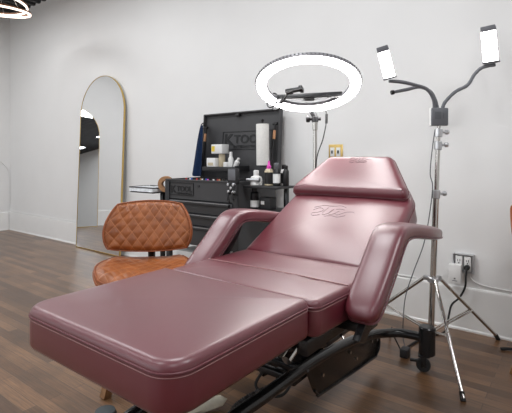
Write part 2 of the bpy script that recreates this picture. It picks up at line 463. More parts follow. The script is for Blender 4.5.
# seat frame and lift
bm = NB()
box(bm, XC-.23, XC+.23, 1.08, 1.62, .50, .548, .006)
box(bm, XC-.16, XC-.11, .62, 1.10, .52, .564, .004); box(bm, XC+.11, XC+.16, .62, 1.10, .52, .564, .004)
for s in (-1, 1):
    box(bm, XC+s*.255-.02, XC+s*.255+.02, 1.10, 1.64, .49, .54, .005)
    a = Vector((XC+s*.20, 1.60, .53)); b = Vector((XC+s*.20, 2.02, .745))
    tube(bm, [a, b], .018, 8)
finish('seat_frame', bm, M['black'], chair)
bm = NB()
box(bm, XC-.06, XC+.05, 1.44, 1.62, .22, .50, .008); box(bm, XC-.05, XC+.04, 1.40, 1.66, .20, .25, .006)
finish('lift_column', bm, M['black'], chair)
bm = NB(); cyl(bm, (XC+.03, 1.36, .315), (XC+.03, 1.46, .36), .020, 16); finish('actuator_rod', bm, M['chrome'], chair)
bm = NB(); box(bm, XC-.06, XC+.03, 1.50, 1.80, .31, .47, .012); finish('motor_housing', bm, M['blackmatte'], chair)
# hinge brackets that show beside the seat, in front of the armrest foot
bm = NB()
prism(bm, [(1.14, .50), (1.20, .535), (1.42, .535), (1.50, .50), (1.45, .478), (1.30, .470), (1.20, .480)], 'x', -.675, -.655, .003)
box(bm, -.68, -.648, 1.24, 1.40, .475, .495, .004)
finish('hinge_plate', bm, M['black'], chair)
for y, z in ((1.19, .505), (1.44, .50), (1.32, .485)):
    bm = NB(); cyl(bm, (-.658, y, z), (-.648, y, z), .008, 10); finish('bolt', bm, M['chrome'], chair)
# base rails
for s in (1, -1):
    rx = lambda v: XC+s*(v if s > 0 else v+.13*max(0, 1-max(0, v-.08)/.2))
    pts = [(rx(.072), .50, .14), (rx(.072), .62, .215), (rx(.072), .80, .268), (rx(.072), .987, .287), (rx(.072), 1.15, .283), (rx(.072), 1.39, .280), (rx(.072), 1.60, .266), (rx(.072), 1.80, .243),
           (rx(.072), 2.0, .208), (rx(.08), 2.12, .182), (rx(.11), 2.20, .168), (rx(.17), 2.25, .166), (rx(.289), 2.265, .166)]
    bm = NB(); tube(bm, pts, .0225, 14, smooth=6); rail = finish('base_rail', bm, M['black'], chair, angle=60)
    a, b = sorted((rx(.060), rx(.070)))
    poly = [(1.44, .262), (1.50, .155), (1.53, .128), (1.57, .118), (2.09, .064), (2.14, .066), (2.175, .085), (2.185, .12), (2.18, .165), (2.0, .192), (1.80, .226), (1.60, .252)]
    bm = NB(); prism(bm, poly, 'x', a, b, .002); pl = finish('side_plate', bm, M['bronze'], chair)
    rim = [Vector((rx(.071), y, z)) for y, z in poly[1:9]]
    bm = NB(); tube(bm, rim, .006, 8, smooth=4); finish('plate_rim', bm, M['black'], pl)
    for y, z in ((1.57, .19), (1.83, .19), (1.90, .135), (2.08, .155), (2.15, .14)):
        bm = NB(); x0 = rx(.069); cyl(bm, (x0, y, z), (x0+s*.006, y, z), .007, 10); finish('bolt', bm, M['chrome'], pl)
    cx, cy = rx(.289), 2.265
    bm = NB(); cyl(bm, (cx, cy, .082), (cx, cy, .226), .040, 28, .006); finish('caster_housing', bm, M['black'], chair)
    bm = NB(); W0 = Vector((cx-s*.012, cy-.02, .036)); AX = Vector((.3, -.954, 0)); cyl(bm, W0-AX*.012, W0+AX*.012, .035, 24, .005); wh = finish('caster_wheel', bm, M['rubber'], chair)
    bm = NB(); cyl(bm, W0+AX*.010, W0+AX*.016, .011, 14, .002); finish('axle', bm, M['chrome'], wh)
    q = Matrix.Translation(W0) @ Matrix.Rotation(math.atan2(AX.y, AX.x)+PI/2, 4, 'Z')
    bm = NB(); box(bm, -.012, .012, -.018, -.014, -.008, .05, .001, q); box(bm, -.012, .012, .014, .018, -.008, .05, .001, q); box(bm, -.025, .03, -.018, .03, .040, .05, .003, q)
    box(bm, -.065, -.012, -.006, .010, .008, .022, .004, q)
    finish('caster_fork', bm, M['black'], chair)
    # front feet
    bm = NB(); cyl(bm, (rx(.072), .50, 0), (rx(.072), .50, .15), .035, 20, .006); finish('front_foot', bm, M['black'], chair)
for y in (1.31, 1.385):
    bm = NB(); box(bm, XC-.25, XC+.072, y-.015, y+.015, .275, .298, .003); finish('cross_bar', bm, M['black'], chair)
for y in (.80, 1.75):
    bm = NB(); tube(bm, [(XC-.072, y, .25 if y < 1 else .23), (XC+.072, y, .25 if y < 1 else .23)], .016, 10); finish('cross_bar', bm, M['black'], chair)
bm = NB()
hose = catmull([(-.83, 1.41, .285), (-.852, 1.406, .27), (-.891, 1.384, .24), (-.93, 1.339, .22), (-.974, 1.273, .20), (-.992, 1.212, .19), (-1.003, 1.185, .175), (-1.003, 1.178, .155)], 14)
tube(bm, hose, lambda t: .011+.0022*math.sin(t*260), 10); finish('corrugated_hose', bm, M['blackmatte'], chair)
bm = NB(); tube(bm, [(-1.02, 1.46, .25), (-1.09, 1.43, .14), (-1.04, 1.43, .11), (-.97, 1.46, .12), (-.95, 1.54, .2), (-.93, 1.56, .27)], .006, 8, smooth=8)
finish('motor_cable', bm, M['rubber'], chair)

# ------------------------------------------------------------------ quilted stools
def pillow_grid(bm, fx, T, NA, NB_, quilt, uvf, amp=.006):
    """closed padded shell: fx(a,b) -> (point, normal); front quilted"""
    uvl = bm.loops.layers.uv.new('UVMap')
    grid = {}
    for side in (1, -1):
        for i in range(NA+1):
            for j in range(NB_+1):
                edge = i in (0, NA) or j in (0, NB_)
                if side < 0 and edge: grid[side, i, j] = grid[1, i, j]; continue
                a = -1+2*i/NA; b = -1+2*j/NB_
                # cosine spacing gives round edges
                a = math.sin(a*PI/2); b = math.sin(b*PI/2)
                p, nr = fx(a, b); m = max(abs(a), abs(b)); th = T*math.sqrt(max(0, 1-m**5))
                q = 0
                if side > 0:
                    U, V = uvf(a, b); du = abs((U % 1)-.5); dv = abs((V % 1)-.5); e = max(du, dv)*2
                    q = amp*(1-e**3)*min(1, (1-m)*6)-amp
                grid[side, i, j] = bm.verts.new(p+nr*(side*th+q*(1 if not edge else 0)))
    for side in (1, -1):
        for i in range(NA):
            for j in range(NB_):
                idx = [(i, j), (i+1, j), (i+1, j+1), (i, j+1)]
                vs = [grid[side, a, b] for a, b in idx]
                if side < 0: vs = vs[::-1]; idx = idx[::-1]
                try: f = bm.faces.new(vs)
                except ValueError: continue
                for lp, (ii, jj) in zip(f.loops, idx):
                    U, V = uvf(math.sin((-1+2*ii/NA)*PI/2), math.sin((-1+2*jj/NB_)*PI/2))
                    lp[uvl].uv = (U, V) if side > 0 else (.0, .0)
    return grid

def make_stool(label):
    """built at the origin; the sitter faces -Y"""
    st = thing('quilted_stool', (0, 0, 0), label, 'chair', 'cognac quilted leather stools')
    # backrest
    def fb(a, b):
        k = .42
        x = a*math.sqrt(1-k*b*b*.75); z = b*math.sqrt(1-k*a*a*.75)
        w = .221-.020*b
        X = x*w; Z = .726+z*.133 - (.010*(1-(a*a)) if b > 0 else 0)*b
        Y = .195+.05*z-.07*x*x
        n = Vector((-.5*x, -1, .25)).normalized()*1.0
        n = Vector((.45*x*-1, -1, .15)).normalized()
        return Vector((X, Y, Z)), n
    def ub(a, b): return (a*3.8+b*1.8, a*3.8-b*1.8)
    bm = NB(); g = pillow_grid(bm, fb, .030, 84, 56, True, ub)
    bk = finish('backrest', bm, M['quilt'], st, angle=70)
    def ring(fx, off, n=120):
        P = []
        for k in range(n):
            t = 2*PI*k/n; c, s_ = math.cos(t), math.sin(t); m = max(abs(c), abs(s_)); p, nr = fx(c/m, s_/m); P.append(p+nr*off)
        return P
    for off in (.008, -.008):
        bm = NB(); tube(bm, ring(fb, off), .0035, 6, closed=True); finish('piping', bm, M['leather'], bk)
    # seat
    def fs(a, b):
        k = .45
        x = a*math.sqrt(1-k*b*b*.8); y = b*math.sqrt(1-k*a*a*.8)
        Z = .508+.045*x*x-.03*max(0, -y)**2.5+.03*max(0, y)**3
        return Vector((x*.228, -.0+y*.20, Z)), Vector((-.35*x, 0, 1)).normalized()
    def us(a, b): return (a*3.6+b*2.6, a*3.6-b*2.6)
    bm = NB(); pillow_grid(bm, fs, .042, 84, 72, True, us, .005)
    sc = finish('seat', bm, M['quilt'], st, angle=70)
    for off in (.010, -.010):
        bm = NB(); tube(bm, ring(fs, off), .004, 6, closed=True); finish('piping', bm, M['leather'], sc)
    bm = NB()
    tube(bm, [(0, .05, .43), (0, .20, .435), (0, .262, .47), (0, .262, .60), (0, .235, .70)], .020, 10, smooth=6)
    box(bm, -.05, .05, .205, .235, .67, .76, .006)
    finish('back_post', bm, M['black'], st)
    bm = NB(); box(bm, -.10, .10, -.10, .11, .405, .445, .01); cyl(bm, (0, 0, .34), (0, 0, .42), .035, 20); finish('seat_mount', bm, M['black'], st)
    bm = NB()
    box(bm, -.13, .13, -.025, .025, .345, .375, .004); box(bm, -.025, .025, -.13, .13, .345, .375, .004)
    finish('leg_cross', bm, M['wood'], st)
    for k in range(4):
        a = PI/4+k*PI/2+LEGROT
        bm = NB(); c, s_ = math.cos(a), math.sin(a)
        rg = tube(bm, [(c*.10, s_*.10, .375), (c*.215, s_*.215, 0)], lambda t: .027-.001*t, 4)
        finish('leg', bm, M['wood'], st, angle=30)
    return st
LEGROT = math.radians(2)
stool = make_stool('brown diamond-quilted leather stool standing left of the burgundy chair, before the black tool chest')
stool.location = (-1.715, 1.345, 0); stool.rotation_euler = (0, 0, math.radians(43))
st2 = copy_tree(stool)
st2.location = (-.034, 2.529, 0); st2.rotation_euler = (0, 0, math.radians(50))
for ch in st2.children:
    if ch.name.split('.')[0] in ('leg', 'leg_cross'): ch.scale = (1.14, 1.14, 1)
st2['label'] = 'brown leather stool cut off by the right edge of the photo, by the white wall'

# ------------------------------------------------------------------ tool chest
cx0, cx1, cy0, cy1, cz = -2.75, -1.968, 2.38, 2.85, .912
chest = thing('tool_chest', ((cx0+cx1)/2, 2.6, 0), 'charcoal steel tool chest with raised lid and drawers, against the white wall', 'tool chest')
zb = .40
bm = NB(); t = .02
box(bm, cx0, cx0+t, cy0, cy1, zb, cz, .002); box(bm, cx1-t, cx1, cy0, cy1, zb, cz, .002)
box(bm, cx0+t, cx1-t, cy1-t, cy1, zb, cz); box(bm, cx0+t, cx1-t, cy0+.02, cy1-t, zb, zb+t)
box(bm, cx0+t, cx1-t, cy0+.02, cy1-t, .775, .79)                                   # floor of the top well
box(bm, cx0+t, cx1-t, cy0, cy0+t, .755, cz, .002)                                  # front panel of the top well
box(bm, cx0-.004, cx1+.004, cy0-.006, cy0+.012, cz-.012, cz+.002, .003)            # rolled rim
box(bm, cx0-.004, cx0+.014, cy0+.012, cy1, cz-.012, cz+.002, .003); box(bm, cx1-.014, cx1+.004, cy0+.012, cy1, cz-.012, cz+.002, .003)
finish('body', bm, M['chest'], chest, smooth=False)
for x in (cx0, cx1-.05):
    bm = NB(); box(bm, x, x+.05, cy0-.012, cy0+.0, zb-.02, cz-.014, .004); finish('corner_post', bm, M['chestdark'], chest)
for z0, z1 in ((.655, .748), (.562, .648), (.405, .555)):
    bm = NB(); box(bm, cx0+.055, cx1-.055, cy0-.010, cy0+.014, z0, z1, .003); dr = finish('drawer', bm, M['chest'], chest)
    bm = NB()
    prism(bm, [(cy0-.010, z1-.006), (cy0-.030, z1-.004), (cy0-.034, z1-.016), (cy0-.030, z1-.028), (cy0-.010, z1-.024)], 'x', cx0+.075, cx1-.075, .002)
    finish('handle', bm, M['chestdark'], dr)
    bm = NB(); box(bm, cx0+.078, cx1-.078, cy0-.033, cy0-.028, z1-.006, z1-.0025); finish('handle_trim', bm, M['steel'], dr)
bm = NB()
for x in (cx0+.02, cx1-.02):
    for y in (cy0+.02, cy1-.02): box(bm, x-.02, x+.02, y-.02, y+.02, .12, zb, .003)
box(bm, cx0, cx1, cy0, cy1, .12, .15, .004)
finish('lower_frame', bm, M['chestdark'], chest)
for x in (cx0+.06, cx1-.06):
    for y in (cy0+.06, cy1-.06):
        bm = NB(); cyl(bm, (x-.014, y, .05), (x+.014, y, .05), .05, 20, .005)
        box(bm, x-.024, x-.017, y-.02, y+.02, .045, .12); box(bm, x+.017, x+.024, y-.02, y+.02, .045, .12); box(bm, x-.024, x+.024, y-.03, y+.03, .11, .12)
        finish('caster', bm, M['rubber'], chest)
# lid, raised and tipped back a little
lx0, lx1 = -2.784, -1.932
lm = Matrix.Translation((0, 2.848, cz)) @ Matrix.Rotation(math.radians(-4), 4, 'X')
bm = NB()
box(bm, lx0, lx1, 0, .012, .0, .572, .003, lm)
for a in ((lx0, lx0+.012, -.03, 0, .0, .572), (lx1-.012, lx1, -.03, 0, .0, .572), (lx0+.012, lx1-.012, -.03, 0, .56, .572)): box(bm, *a, .002, lm)
lid = finish('lid', bm, M['chest'], chest, smooth=False)
bm = NB(); box(bm, -2.40, -2.36, -.035, 0, .535, .556, .003, lm); finish('lid_latch', bm, M['chestdark'], lid)
def plate(parent, x0, x1, z0, z1, base, d=-.004):
    bm = NB(); w = .007
    for a in ((x0, x1, d, 0, z0, z0+w), (x0, x1, d, 0, z1-w, z1), (x0, x0+w, d, 0, z0+w, z1-w), (x1-w, x1, d, 0, z0+w, z1-w)): box(bm, *a, 0, base)
    return finish('nameplate_frame', bm, M['ink'], parent, smooth=False)
RX = Matrix.Rotation(PI/2, 4, 'X')
plate(lid, -2.56, -2.02, .245, .405, lm)
text('k_lettering', 'K', .135, lm @ Matrix.Translation((-2.54, -.002, .288)) @ RX, M['ink'], lid, sx=1.15)
text('tool_lettering', 'TOOL', .10, lm @ Matrix.Translation((-2.425, -.002, .302)) @ RX, M['ink'], lid, sx=1.12, space=1.05)
text('international_lettering', 'INTERNATIONAL', .03, lm @ Matrix.Translation((-2.43, -.002, .262)) @ RX, M['ink'], lid, sx=1.25, space=1.2)
fm = Matrix.Translation((0, cy0-.0005, 0))
plate(chest, -2.705, -2.425, .785, .888, fm)
text('k_lettering', 'K', .082, fm @ Matrix.Translation((-2.69, -.001, .805)) @ RX, M['ink'], chest, sx=1.15)
text('tool_lettering', 'TOOL', .06, fm @ Matrix.Translation((-2.615, -.001, .818)) @ RX, M['ink'], chest, sx=1.02, space=1.03)
text('international_lettering', 'INTERNATIONAL', .014, fm @ Matrix.Translation((-2.61, -.001, .797)) @ RX, M['ink'], chest, sx=1.3, space=1.2)
bm = NB(); cyl(bm, (-2.37, cy0-.006, .865), (-2.37, cy0, .865), .010, 14); finish('lock', bm, M['chestdark'], chest)
for x, zt in ((-2.74, 1.36), (-1.972, 1.36)):
    bm = NB(); cyl(bm, (x, 2.77, .86), (x, 2.80, 1.08), .006, 10); cyl(bm, (x, 2.798, 1.06), (x, 2.845, zt), .010, 12, .002)
    cyl(bm, (x-.02, 2.845, zt), (x+.02, 2.845, zt), .012, 12)
    gs = finish('gas_strut', bm, M['ink'], chest)
    a = Vector((x, 2.836, 1.305)); b = Vector((x, 2.825, 1.235))
    bm = NB(); cyl(bm, a, b, .0115, 14); finish('copper_label', bm, M['copper'], gs)
# small shelf fixed on the lid
bm = NB(); box(bm, -2.60, -2.24, 2.66, 2.845, .992, 1.0, .002); box(bm, -2.60, -2.24, 2.652, 2.66, .975, 1.012, .002)
box(bm, -2.24, -2.232, 2.652, 2.84, .975, 1.02, .002)
finish('lid_shelf', bm, M['chestdark'], chest)
# side shelves on the right of the chest
bm = NB(); box(bm, cx1+.005, -1.655, 2.42, 2.66, .868, .884, .004); finish('side_shelf', bm, M['chestdark'], chest)
bm = NB(); box(bm, cx1+.005, -1.70, 2.42, 2.66, .70, .714, .004); finish('side_shelf', bm, M['chestdark'], chest)
bm = NB(); box(bm, -1.73, -1.70, 2.60, 2.63, .14, .868, .003); box(bm, cx1, -1.70, 2.58, 2.65, .125, .14); finish('shelf_post', bm, M['black'], chest)
# towel rod on the lid
tx, ty = -2.03, 2.755
bm = NB(); cyl(bm, (tx, ty, 1.02), (tx-.004, ty, 1.385), .006, 10); lathe(bm, [(.012, 0), (.014, .008), (.006, .018)], (tx-.004, ty, 1.375), 12)
box(bm, tx-.02, tx+.02, ty-.01, 2.85, 1.014, 1.024); finish('towel_rod', bm, M['ink'], chest)

# things on and around the chest
bm = NB(); ax = (Vector((tx-.004, ty, 1.385))-Vector((tx, ty, 1.02))).normalized()
b0 = Vector((tx, ty, 1.026))
for k in range(1):
    prof = [(.020, 0), (.050, .0), (.0515, .006), (.0515, .322), (.050, .328), (.020, .328), (.020, 0)]
    lathe(bm, prof, b0, 32, ax, cap=False)
tag(finish('paper_towel_roll', bm, M['paper'], None, b0), 'white paper towel roll hanging upright on the raised chest lid', 'paper towel')

def bottle(name, x, y, z, prof, m, label, cat, group=None, cap=None, capm=None, lab=None, labm=None, n=20):
    t = thing(name, (x, y, z), label, cat, group)
    bm = NB(); lathe(bm, prof, (x, y, z), n); finish('body', bm, m, t)
    if cap: bm = NB(); lathe(bm, cap, (x, y, z), n); finish('cap', bm, capm, t)
    if lab: bm = NB(); lathe(bm, [(lab[2], lab[0]), (lab[2], lab[1])], (x, y, z), n, cap=False); finish('paper_label', bm, labm, t)
    return t
SZ = .885
bottle('squat_bottle', -1.895, 2.49, SZ, [(.040, 0), (.044, .005), (.044, .05), (.038, .062), (.02, .07), (.018, .085)], M['white'], 'squat translucent white bottle on the side shelf, leftmost there', 'bottle', 'bottles on the side shelf',
       [(.02, .08), (.02, .105), (.012, .11)], M['white'])
bottle('squeeze_bottle', -1.806, 2.525, SZ, [(.030, 0), (.033, .004), (.033, .10), (.024, .118), (.014, .122)], M['amber'], 'bottle with bright magenta nozzle and black label on the side shelf', 'bottle', 'bottles on the side shelf',
       [(.016, .120), (.017, .138), (.010, .148), (.007, .175), (.003, .18)], M['magenta'], (.012, .095, .0337), M['ink'])
bottle('ink_bottle', -1.742, 2.53, SZ, [(.024, 0), (.027, .004), (.027, .10), (.020, .118), (.012, .122)], M['ink'], 'black bottle with grey cap just right of the magenta nozzle bottle', 'bottle', 'bottles on the side shelf',
       [(.018, .118), (.021, .125), (.021, .155), (.012, .165)], M['grey'], (.02, .085, .0275), M['white'])
bottle('ink_bottle', -1.722, 2.595, SZ, [(.024, 0), (.026, .004), (.026, .10), (.020, .115), (.012, .120)], M['white'], 'x', 'bottle', 'bottles on the side shelf',
       [(.016, .115), (.018, .12), (.018, .145), (.014, .15)], M['ink'], (.014, .09, .0266), M['ink'])['label'] = 'black-labelled white bottle with black cap, between two black bottles'
bottle('ink_bottle', -1.686, 2.565, SZ, [(.020, 0), (.022, .004), (.022, .10), (.016, .115), (.010, .12)], M['ink'], 'narrow black bottle at the right end of the side shelf', 'bottle', 'bottles on the side shelf',
       [(.013, .115), (.014, .12), (.014, .14), (.010, .145)], M['ink'])
bottle('spray_can', -1.915, 2.50, .715, [(.030, 0), (.033, .004), (.033, .085), (.033, .11), (.024, .122)], M['ink'], 'black spray can with white label on the lower side shelf', 'can', None,
       [(.022, .12), (.022, .148), (.018, .152)], M['ink'], (.012, .06, .0337), M['white'])
bm = NB(); box(bm, -1.86, -1.765, 2.48, 2.56, .715, .80, .004); t = finish('storage_box', bm, M['blackmatte'], None, (-1.81, 2.52, .715))
tag(t, 'black box beside the spray can on the lower side shelf', 'box')
bm = NB(); box(bm, -1.845, -1.815, 2.4785, 2.4799, .75, .775); finish('sticker', bm, M['white'], t)

# cartons and bottles on the lid shelf
def carton(x0, x1, y0, y1, z0, z1, label, band=None, bandm=None):
    bm = NB(); box(bm, x0, x1, y0, y1, z0, z1, .003); t = finish('carton', bm, M['white'], None, ((x0+x1)/2, (y0+y1)/2, z0))
    tag(t, label, 'box', 'white cartons on the lid shelf')
    if band:
        bm = NB(); box(bm, *band[:2], y0-.0012, y0-.0002, *band[2:]); finish('printed_label', bm, bandm, t)
carton(-2.575, -2.475, 2.68, 2.78, 1.0005, 1.085, 'white carton lying on the lid shelf at its left end', (-2.56, -2.50, 1.02, 1.045), M['amber'])
carton(-2.53, -2.41, 2.69, 2.78, 1.1215, 1.20, 'white carton with yellow patch, topmost on the lid shelf', (-2.525, -2.49, 1.14, 1.185), M['yellow'])
bottle('pump_bottle', -2.447, 2.735, 1.0005, [(.026, 0), (.028, .004), (.028, .105), (.026, .12)], M['amber'], 'beige bottle under the top white carton on the lid shelf', 'bottle')
bottle('jar', -2.385, 2.72, 1.0005, [(.022, 0), (.026, .003), (.026, .045), (.02, .05)], M['white'], 'short white jar between the beige and leaning bottles on the lid shelf', 'jar')
for x, z, lean, lab in ((-2.335, 1.0, .0, 'tall white bottle standing on the right half of the lid shelf'), (-2.285, 1.0, .45, 'white bottle leaning right at the end of the lid shelf')):
    t = thing('white_bottle', (x, 2.72, z+.0005+.021*abs(lean)), lab, 'bottle', 'white bottles on the lid shelf')
    a = Vector((math.sin(lean), 0, math.cos(lean)))
    k = 1 if not lean else .6
    bm = NB(); lathe(bm, [(.02, 0), (.022, .004), (.022, .08*k), (.012, .1*k)], (x-.0*lean, 2.72, z+.0005+.021*abs(lean)), 18, a); finish('body', bm, M['white'], t)
    bm = NB(); lathe(bm, [(.013, .095*k), (.014, .1*k), (.012, .135*k)], (x, 2.72, z+.0005+.021*abs(lean)), 18, a); finish('cap', bm, M['white'], t)

# ink caps along the front of the top well
cols = [('red', 'red'), ('white', 'white'), ('inkblue', 'blue'), ('ink', 'black'), ('red', 'red'), ('tan', 'brown'), ('white', 'white'), ('inkblue', 'blue'), ('magenta', 'magenta'), ('ink', 'black'), ('white', 'white'), ('red', 'red'), ('copper', 'copper'), ('ink', 'black')]
seen = {}
for i, (m, cn) in enumerate(cols):
    x = -2.56+i*.03; y = cy0+.05+.012*(i % 2); h = .118+.008*random.random()
    k = seen.get(cn, 0); seen[cn] = k+1
    tot = sum(1 for c in cols if c[1] == cn)
    pos = '' if tot == 1 else (['first', 'second', 'third'][k]+' '+cn+' one from the left')
    lab = ('small ink bottle with %s cap in the row inside the open tool chest' % cn) if tot == 1 else 'small %s-capped ink bottle in the open tool chest, %s' % (cn, pos)
    bottle('small_ink_bottle', x, y, .7905, [(.010, 0), (.011, .003), (.011, h*.7), (.006, h*.8)], M['white'], lab, 'bottle', 'small ink bottles in the chest', [(.007, h*.78), (.009, h*.8), (.006, h+.012)], M[m], n=12)

# power supply hooked on the chest front
ps = thing('power_supply', (-1.99, cy0-.02, .85), 'small grey box with dark screen and knobs hooked on the chest front', 'power supply')
bm = NB(); box(bm, -2.032, -1.952, cy0-.05, cy0-.010, .90, 1.01, .006); box(bm, -2.015, -1.97, cy0-.014, cy0+.03, .917, .927, .002); box(bm, -2.03, -1.955, cy0-.045, cy0-.012, .82, .90, .005); finish('body', bm, M['blackmatte'], ps)
bm = NB(); box(bm, -2.026, -1.958, cy0-.053, cy0-.0495, .925, 1.003, .001); finish('screen', bm, M['lampgrey'], ps)
for x, z in ((-2.015, .895), (-1.968, .895), (-1.99, .87), (-2.012, .845), (-1.97, .84)):
    bm = NB(); cyl(bm, (x, cy0-.068, z), (x, cy0-.044, z), .011, 14, .002); finish('knob', bm, M['steel'], ps)
for x, dz in ((-2.01, 0), (-1.97, .02)):
    bm = NB(); tube(bm, [(x, cy0-.06, .842), (x+.01, cy0-.085, .82), (x+.02, cy0-.075, .77+dz), (x-.015, cy0-.06, .78+dz), (x-.01, cy0-.046, .83)], .005, 7, smooth=6); finish('cable', bm, M['rubber'], ps)
tm = thing('tattoo_machine', (-1.93, cy0+.05, .888), 'silver tattoo machine with cord lying at the front right rim of the chest', 'tattoo machine')
bm = NB(); cyl(bm, (-1.945, cy0+.06, .926), (-1.86, cy0+.075, .926), .011, 14, .002); cyl(bm, (-1.86, cy0+.075, .926), (-1.84, cy0+.079, .926), .015, 14, .002); finish('grip', bm, M['steel'], tm)
bm = NB(); tube(bm, [(-1.945, cy0+.06, .926), (-1.975, cy0+.05, .928), (-2.02, cy0+.04, .93), (-2.06, cy0+.03, .925)], .004, 7, smooth=6); finish('cord', bm, M['rubber'], tm)

# apron hanging at the left of the lid
bm = NB(); U, V = 18, 20; g = []
for i in range(U+1):
    row = []
    for j in range(V+1):
        u = i/U; v = j/V
        w = .06+.17*v**.8
        x = -2.688-w*.72*(1-u)-.005*v+u*.02; y = 2.77+.012*math.sin(u*9+v*2)*(.4+v)-.04*u
        row.append(bm.verts.new((x, y, 1.385-.45*v-.015*math.sin(u*PI))))
    g.append(row)
for i in range(U):
    for j in range(V): bm.faces.new((g[i][j], g[i+1][j], g[i+1][j+1], g[i][j+1]))
bmesh.ops.solidify(bm, geom=bm.faces[:], thickness=.006)
ap = tag(finish('apron', bm, M['blue'], None, (-2.8, 2.78, 1.38), angle=80), 'navy blue cloth apron hanging off the left edge of the chest lid', 'apron')
bm = NB(); tube(bm, [(-2.735, 2.775, 1.37), (-2.745, 2.80, 1.395), (-2.765, 2.84, 1.40), (-2.772, 2.85, 1.38)], .005, 7, smooth=6); finish('strap', bm, M['ink'], ap)

# tape roll on the left of the chest
tr = Vector((-2.795, 2.42, .865))
bm = NB(); lathe(bm, [(.032, -.022), (.065, -.022), (.067, -.018), (.067, .018), (.065, .022), (.032, .022), (.032, -.022)], tr, 32, (.45, -.9, 0), cap=False)
rl = tag(finish('paper_roll', bm, M['tan'], None, tr), 'brown paper roll hung on the left side of the tool chest', 'paper roll')

# wrapped tray on a post
ty0, ty1, tx0, tx1 = 2.34, 2.56, -3.175, -2.868
tray = thing('tray_stand', (-2.90, 2.45, 0), 'black post stand with film-wrapped tray between mirror and tool chest', 'stand')
bm = NB(); box(bm, tx0, tx1, ty0, ty1, .785, .80, .004)
for a in ((tx0, tx1, ty0, ty0+.012), (tx0, tx1, ty1-.012, ty1), (tx0, tx0+.012, ty0+.012, ty1-.012), (tx1-.012, tx1, ty0+.012, ty1-.012)): box(bm, *a, .80, .822, .003)
finish('tray', bm, M['blackmatte'], tray)
bm = NB(); box(bm, tx0-.004, tx1+.004, ty0-.005, ty1+.004, .797, .828, .004)
bmesh.ops.subdivide_edges(bm, edges=bm.edges[:], cuts=5, use_grid_fill=True)
for v in bm.verts: v.co += Vector((0, -.003*random.random() if v.co.y < ty0+.01 else 0, .006*random.random() if v.co.z > .82 else -.003*random.random()))
finish('film_wrap', bm, M['film'], tray)
bm = NB()
for a in ((tx0-.006, tx1+.006, ty1-.004, ty1+.006), (tx0-.006, tx1+.006, ty0-.008, ty0-.002)): box(bm, *a, .826, .836, .002)
box(bm, tx0-.008, tx0-.002, ty0-.002, ty1-.004, .826, .836, .002); box(bm, tx1+.002, tx1+.006, ty0-.002, ty1-.004, .826, .836, .002)
finish('tray_rim', bm, M['blackmatte'], tray)
bm = NB(); box(bm, -2.885, -2.852, 2.43, 2.465, .02, .79, .004); finish('post', bm, M['black'], tray)
bm = NB(); box(bm, -3.10, -2.79, 2.43, 2.465, 0, .025, .006); box(bm, -2.885, -2.852, 2.29, 2.60, 0, .024, .006); finish('base', bm, M['black'], tray)

# bin under the chest
bm = NB(); prism(bm, [(-2.66, .1505), (-2.48, .1505), (-2.47, .33), (-2.67, .33)], 'y', 2.42, 2.62, .006)
tag(finish('storage_bin', bm, M['white'], None, (-2.57, 2.52, .15)), 'white plastic bin on the bottom shelf of the tool chest', 'bin')

# ------------------------------------------------------------------ arched mirrors
def arch_outline(w, h, n=40):
    r = w/2; pts = [(-r, 0), (r, 0)]
    for k in range(n+1):
        a = PI*k/n; pts.append((r*math.cos(a), h-r+r*math.sin(a)))
    return [Vector(q) for q in pts]
def arch_mirror(mtx, w, h, label):
    o = arch_outline(w, h)
    loc = mtx @ Vector((0, 0, 0))
    t = thing('arched_mirror', loc, label, 'mirror', 'arched floor mirrors')
    bm = NB()
    A = [bm.verts.new(mtx @ Vector((q.x, -.018, q.y))) for q in o]; bm.faces.new(A)
    r = bmesh.ops.extrude_face_region(bm, geom=bm.faces[:])
    for v in r['geom']:
        if isinstance(v, bmesh.types.BMVert): v.co += (mtx.to_3x3() @ Vector((0, .012, 0)))
    finish('glass', bm, M['mirror'], t, smooth=False)
    bm = NB(); rings = []
    oo = offs(o, -.006) ; ii = o
    def prof(q_o, q_i):
        return [mtx @ Vector((q_o.x, -.021, q_o.y)), mtx @ Vector((q_i.x, -.021, q_i.y)), mtx @ Vector((q_i.x, .0, q_i.y)), mtx @ Vector((q_o.x, .0, q_o.y))]
    oo[0] = o[0]+Vector((-.006, -.010)); oo[1] = o[1]+Vector((.006, -.010))
    R = [[bm.verts.new(c) for c in prof(a, b)] for a, b in zip(oo, ii)]
    n = len(R)
    for i in range(n):
        for k in range(4): bm.faces.new((R[i][k], R[i][(k+1) % 4], R[(i+1) % n][(k+1) % 4], R[(i+1) % n][k]))
    finish('frame', bm, M['brass'], t, smooth=False)
    return t
mw, mh = .865, 2.03
tilt = math.asin(.078/mh)
arch_mirror(Matrix.Translation((-4.48, 2.856, .014)) @ Matrix.Rotation(-tilt, 4, 'X'), mw, mh, 'tall arched gold-framed mirror leaning on the white back wall')
arch_mirror(Matrix.Translation((XL+.175, 1.80, .014)) @ Matrix.Rotation(PI/2, 4, 'Z') @ Matrix.Rotation(-math.asin(.16/2.03), 4, 'X'), mw, mh, 'second arched mirror, seen only as a reflection in the leaning mirror')

